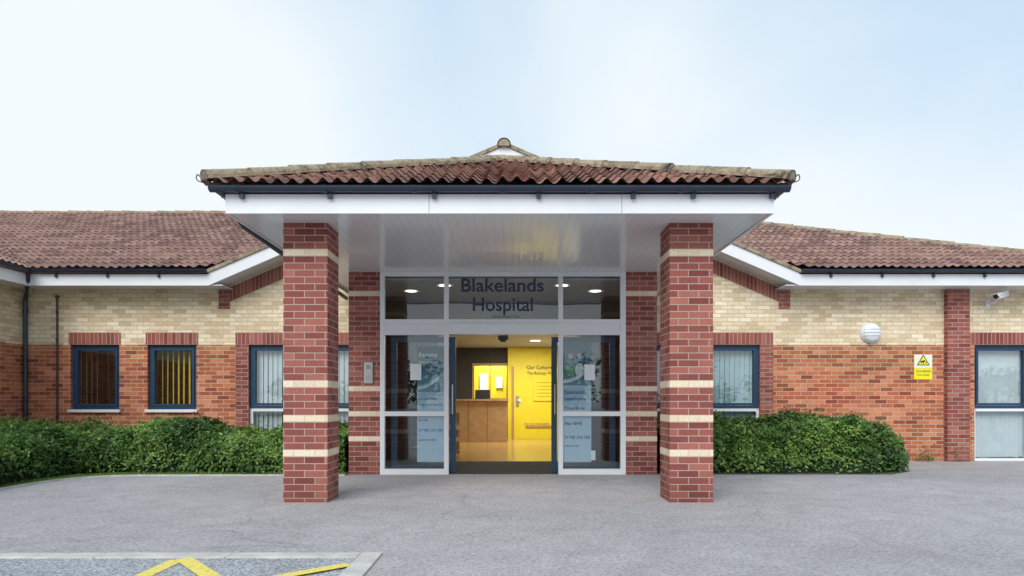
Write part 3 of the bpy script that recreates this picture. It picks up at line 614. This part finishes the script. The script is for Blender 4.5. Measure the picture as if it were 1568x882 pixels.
# ------------------------------------------------------------------ wall fittings
m_lamp=simple('opal_diffuser',(.76,.80,.83),.25,.02)
E=empty('bulkhead_lamp'); mb=MB(); c_=Vector((6.555,YW,2.344))
prof=[(.185,0),(.185,.035),(.172,.05),(.168,.07),(.14,.10),(.09,.122),(.04,.13),(0,.132)]; K=28
for i in range(len(prof)-1):
    for k in range(K):
        a,b_=2*math.pi*k/K,2*math.pi*(k+1)/K; q=lambda r_,t:(c_.x+prof[r_][0]*math.cos(t),c_.y-prof[r_][1],c_.z+prof[r_][0]*math.sin(t))
        mb.poly([q(i,a),q(i,b_),q(i+1,b_),q(i+1,a)],0)
for dz in (-.06,0,.06):
    hw=math.sqrt(.16**2-dz*dz); pts=[]
    for k in range(9):
        u=-1+k/4; rr=math.hypot(hw*u,dz); yy=.055+.08*math.sqrt(max(0,1-(rr/.172)**2)); pts.append((c_.x+hw*u,c_.y-yy,c_.z+dz))
    tube(mb,pts,.004,1,6)
mb.build('diffuser',[m_lamp,m_grey],E,smooth=False)
mb=MB(); mb.box(6.53,6.58,YW-.035,YW,2.12,2.158,0); mb.build('junction_box',[m_grey],E)
E=empty('warning_sign'); mb=MB(); sx0,sx1,sz0,sz1=7.36,7.69,1.495,1.95
m_sy=simple('sign_yellow',(.82,.74,.02),.35,.02); m_blk=simple('sign_black',(.01,.01,.01),.4); m_swh=simple('sign_white',(.76,.78,.66),.35,.02)
mb.box(sx0,sx1,YW-.006,YW,sz0,sz1,0); p=YW-.009
mb.poly([(sx0,p,sz0+.21),(sx1,p,sz0+.21),(sx1,p,sz1),(sx0,p,sz1)],2)
xc=(sx0+sx1)/2; 
def tri(r_,y,m): mb.poly([(xc-r_*.95,y,sz0+.325-r_*.55),(xc+r_*.95,y,sz0+.325-r_*.55),(xc,y,sz0+.325+r_*1.05)],m)
tri(.125,p-.002,1); tri(.098,p-.004,0)
q=p-.006; mb.poly([(xc-.05,q,sz0+.30),(xc+.035,q,sz0+.325),(xc+.028,q,sz0+.355),(xc-.055,q,sz0+.33)],1); mb.poly([(xc+.03,q,sz0+.31),(xc+.06,q,sz0+.29),(xc+.06,q,sz0+.32)],1); mb.poly([(xc-.01,q,sz0+.28),(xc+.005,q,sz0+.28),(xc+.005,q,sz0+.31),(xc-.01,q,sz0+.31)],1)
mb.build('panel',[m_sy,m_blk,m_swh],E)
text('text','CCTV IN OPERATION',xc,p,sz0+.13,.27,.035,m_blk,E); text('text_2','24 hour recording',xc,p,sz0+.07,.22,.03,m_blk,E)
E=empty('security_camera'); mb=MB(); cx,cz=8.80,3.02
mb.box(cx-.14,cx-.06,YW-.02,YW,cz-.2,cz-.08,0); tube(mb,[(cx-.1,YW-.02,cz-.14),(cx-.1,YW-.2,cz-.14),(cx-.06,YW-.24,cz-.06)],.02)
R=Matrix.Translation((cx-.03,YW-.26,cz-.02))@Matrix.Rotation(math.radians(-62),4,'Z')@Matrix.Rotation(math.radians(14),4,'X')
s0=len(mb.v)
mb.box(-.05,.05,-.16,.16,-.045,.045,0); mb.box(-.062,.062,-.22,.17,.047,.058,0); mb.box(-.062,-.055,-.22,.1,.01,.047,0); mb.box(.055,.062,-.22,.1,.01,.047,0)
tube(mb,[(0,-.16,0),(0,-.185,0)],.038,1,14)
for i in range(s0,len(mb.v)): mb.v[i]=tuple(R@Vector(mb.v[i]))
mb.build('camera_body',[m_white,m_dark],E)
E=empty('door_intercom'); mb=MB(); xa,xb=X_(558),X_(571); za,zb=Z_(587),Z_(555)
mb.box(xa,xb,10.19,10.219,za,zb,0); mb.box(xa+.03,xb-.03,10.186,10.19,zb-.10,zb-.04,1)
for i in range(3):
    for j in range(3): mb.box(xa+.03+i*.026,xa+.043+i*.026,10.186,10.19,za+.04+j*.03,za+.055+j*.03,1)
mb.build('panel',[m_steel,m_grey],E)

# ------------------------------------------------------------------ hedges
def hedge(name,segs,bright):
    E=empty(name); core=MB(); LV=[];LF=[];LU=[]
    for fn,n_ in segs:
        def pt(s,t,inf=0):
            c_,d_,hw,h_=fn(s); nx,ny=-d_[1],d_[0]; a=math.pi*t
            ca,sa=math.cos(a),math.sin(a); ca=math.copysign(abs(ca)**.55,ca); sa=max(0,sa)**.5
            p=Vector((c_[0]-nx*hw*ca,c_[1]-ny*hw*ca,h_*sa)); 
            out=Vector((-nx*ca*.8,-ny*ca*.8,sa)).normalized()
            nz=noise.noise(p*2.2)*.18+noise.noise(p*6)*.09
            return p+out*(nz+inf),out
        NS,NT=50,16
        for i in range(NS):
            for j in range(NT):
                q=[pt((i+a)/NS,(j+b_)/NT,-.10)[0] for a,b_ in ((0,0),(1,0),(1,1),(0,1))]
                for v in q: v.z=max(v.z,.0)
                core.poly(q,0,[(0,0)]*4)
        for k in range(n_):
            s=random.random(); t=random.random()*.9
            dep=random.random()**1.6
            p,o=pt(s,t,-.14*dep+.035)
            if random.random()<.06: p+=o*random.uniform(.02,.12)
            if p.z<.015: p.z=random.uniform(.015,.06)
            nrm=(o*.9+Vector((random.gauss(0,.6),random.gauss(0,.6),random.gauss(.25,.5)))).normalized()
            ax=nrm.cross(Vector((random.gauss(0,1),random.gauss(0,1),random.gauss(0,1)))).normalized(); bx=nrm.cross(ax)
            l=random.uniform(.022,.042); w=l*.45; b0=len(LV)
            LV+= [p-ax*l,p+bx*w+nrm*.004,p+ax*l,p-bx*w+nrm*.004]; LF.append((b0,b0+1,b0+2,b0+3))
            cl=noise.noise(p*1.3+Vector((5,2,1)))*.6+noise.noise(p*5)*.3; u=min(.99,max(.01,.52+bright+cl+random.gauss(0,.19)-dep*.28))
            LU+=[u,p.z]*4
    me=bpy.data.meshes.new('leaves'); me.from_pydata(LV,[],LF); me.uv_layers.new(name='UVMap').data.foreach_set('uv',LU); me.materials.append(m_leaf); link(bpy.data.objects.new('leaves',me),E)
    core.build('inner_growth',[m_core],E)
def segL(s):
    X=-6.6+s*4.1; h=.66+.08*math.sin(X*2.3+1); return ((X,11.15),(1,0),.95,h)
def segL2(s):
    Y=7.2+s*4.9; h=.70+.05*math.sin(Y*2); return ((-7.62,Y),(0,1),1.12,h)
def segR(s):
    X=2.25+s*3.95; e_=1 if s<.8 else math.sqrt(max(0,1-((s-.8)/.2)**2.2))
    return ((X,11.2),(1,0),.15+.75*e_,(.78+.05*math.sin(X*3))*(.35+.65*e_ if s>.8 else 1)-(.08 if s<.15 else 0))
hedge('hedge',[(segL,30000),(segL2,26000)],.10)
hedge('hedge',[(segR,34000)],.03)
E=empty('small_weed'); LV=[];LF=[];LU=[]
for k in range(140):
    bx=random.choice([7.45,7.5,7.6,6.7,8.1]); a=random.uniform(0,6.28); l=random.uniform(.03,.07); p=Vector((bx+random.gauss(0,.04),12.38+random.gauss(0,.02),abs(random.gauss(0,.13))))
    d_=Vector((math.cos(a),math.sin(a),.6)).normalized()*l; w_=Vector((-math.sin(a),math.cos(a),0))*l*.3; b0=len(LV); LV+=[p,p+d_*.5+w_,p+d_,p+d_*.5-w_]; LF.append((b0,b0+1,b0+2,b0+3)); LU+=[random.random(),0]*4
me=bpy.data.meshes.new('leaves'); me.from_pydata(LV,[],LF); me.uv_layers.new(name='UVMap').data.foreach_set('uv',LU); me.materials.append(m_leaf); link(bpy.data.objects.new('leaves',me),E)
E=empty('grass_edging'); LV=[];LF=[];LU=[]
for k in range(7000):
    i=random.choice([1,1,2,3,4,5,6,6,6]); t=random.random(); a,b_=edge[i],edge[i+1]; x=a[0]+(b_[0]-a[0])*t; y=a[1]+(b_[1]-a[1])*t
    o_=abs(random.gauss(0,.08))
    if i<4: x-=o_
    if i>=3: y+=o_
    h=random.uniform(.02,.06); dx,dy=random.gauss(0,.012),random.gauss(0,.012); b0=len(LV)
    LV+=[Vector((x-.004,y,.004)),Vector((x+.004,y,.004)),Vector((x+dx,y+dy,h))]; LF.append((b0,b0+1,b0+2)); LU+=[random.uniform(.3,.9),0]*3
me=bpy.data.meshes.new('blades'); me.from_pydata(LV,[],LF); me.uv_layers.new(name='UVMap').data.foreach_set('uv',LU); me.materials.append(m_leaf); link(bpy.data.objects.new('blades',me),E)

# ------------------------------------------------------------------ trees behind the viewer (seen in the glass)
E=empty('background_trees'); LV=[];LF=[];LU=[]; tr=MB()
for i in range(30):
    X=-90+i*6.2+random.uniform(-2,2); Y=-62+random.uniform(-6,6); h=random.uniform(3.5,7)
    tube(tr,[(X,Y,0),(X+.1,Y,h*.3),(X-.1,Y+.1,h*.7)],.18,0,7)
    for k in range(4): a=random.uniform(0,6.28); tube(tr,[(X,Y,h*.3),(X+math.cos(a)*1.4,Y+math.sin(a)*1.4,h*.6)],.07,0,5)
    cl=[Vector((X+random.gauss(0,1.5),Y+random.gauss(0,1.5),h*random.uniform(.2,.9))) for _ in range(10)]
    for k in range(500):
        p=random.choice(cl)+Vector((random.gauss(0,.8),random.gauss(0,.8),random.gauss(0,.6))); a=Vector((random.gauss(0,1),random.gauss(0,1),random.gauss(0,1))).normalized(); b_=a.cross(Vector((0,.3,1))).normalized(); l=.3; b0=len(LV)
        LV+=[p-a*l,p+b_*l,p+a*l,p-b_*l]; LF.append((b0,b0+1,b0+2,b0+3)); LU+=[random.random(),0]*4
me=bpy.data.meshes.new('crowns'); me.from_pydata(LV,[],LF); me.uv_layers.new(name='UVMap').data.foreach_set('uv',LU); me.materials.append(m_tree); link(bpy.data.objects.new('crowns',me),E)
tr.build('trunks',[m_bark],E)
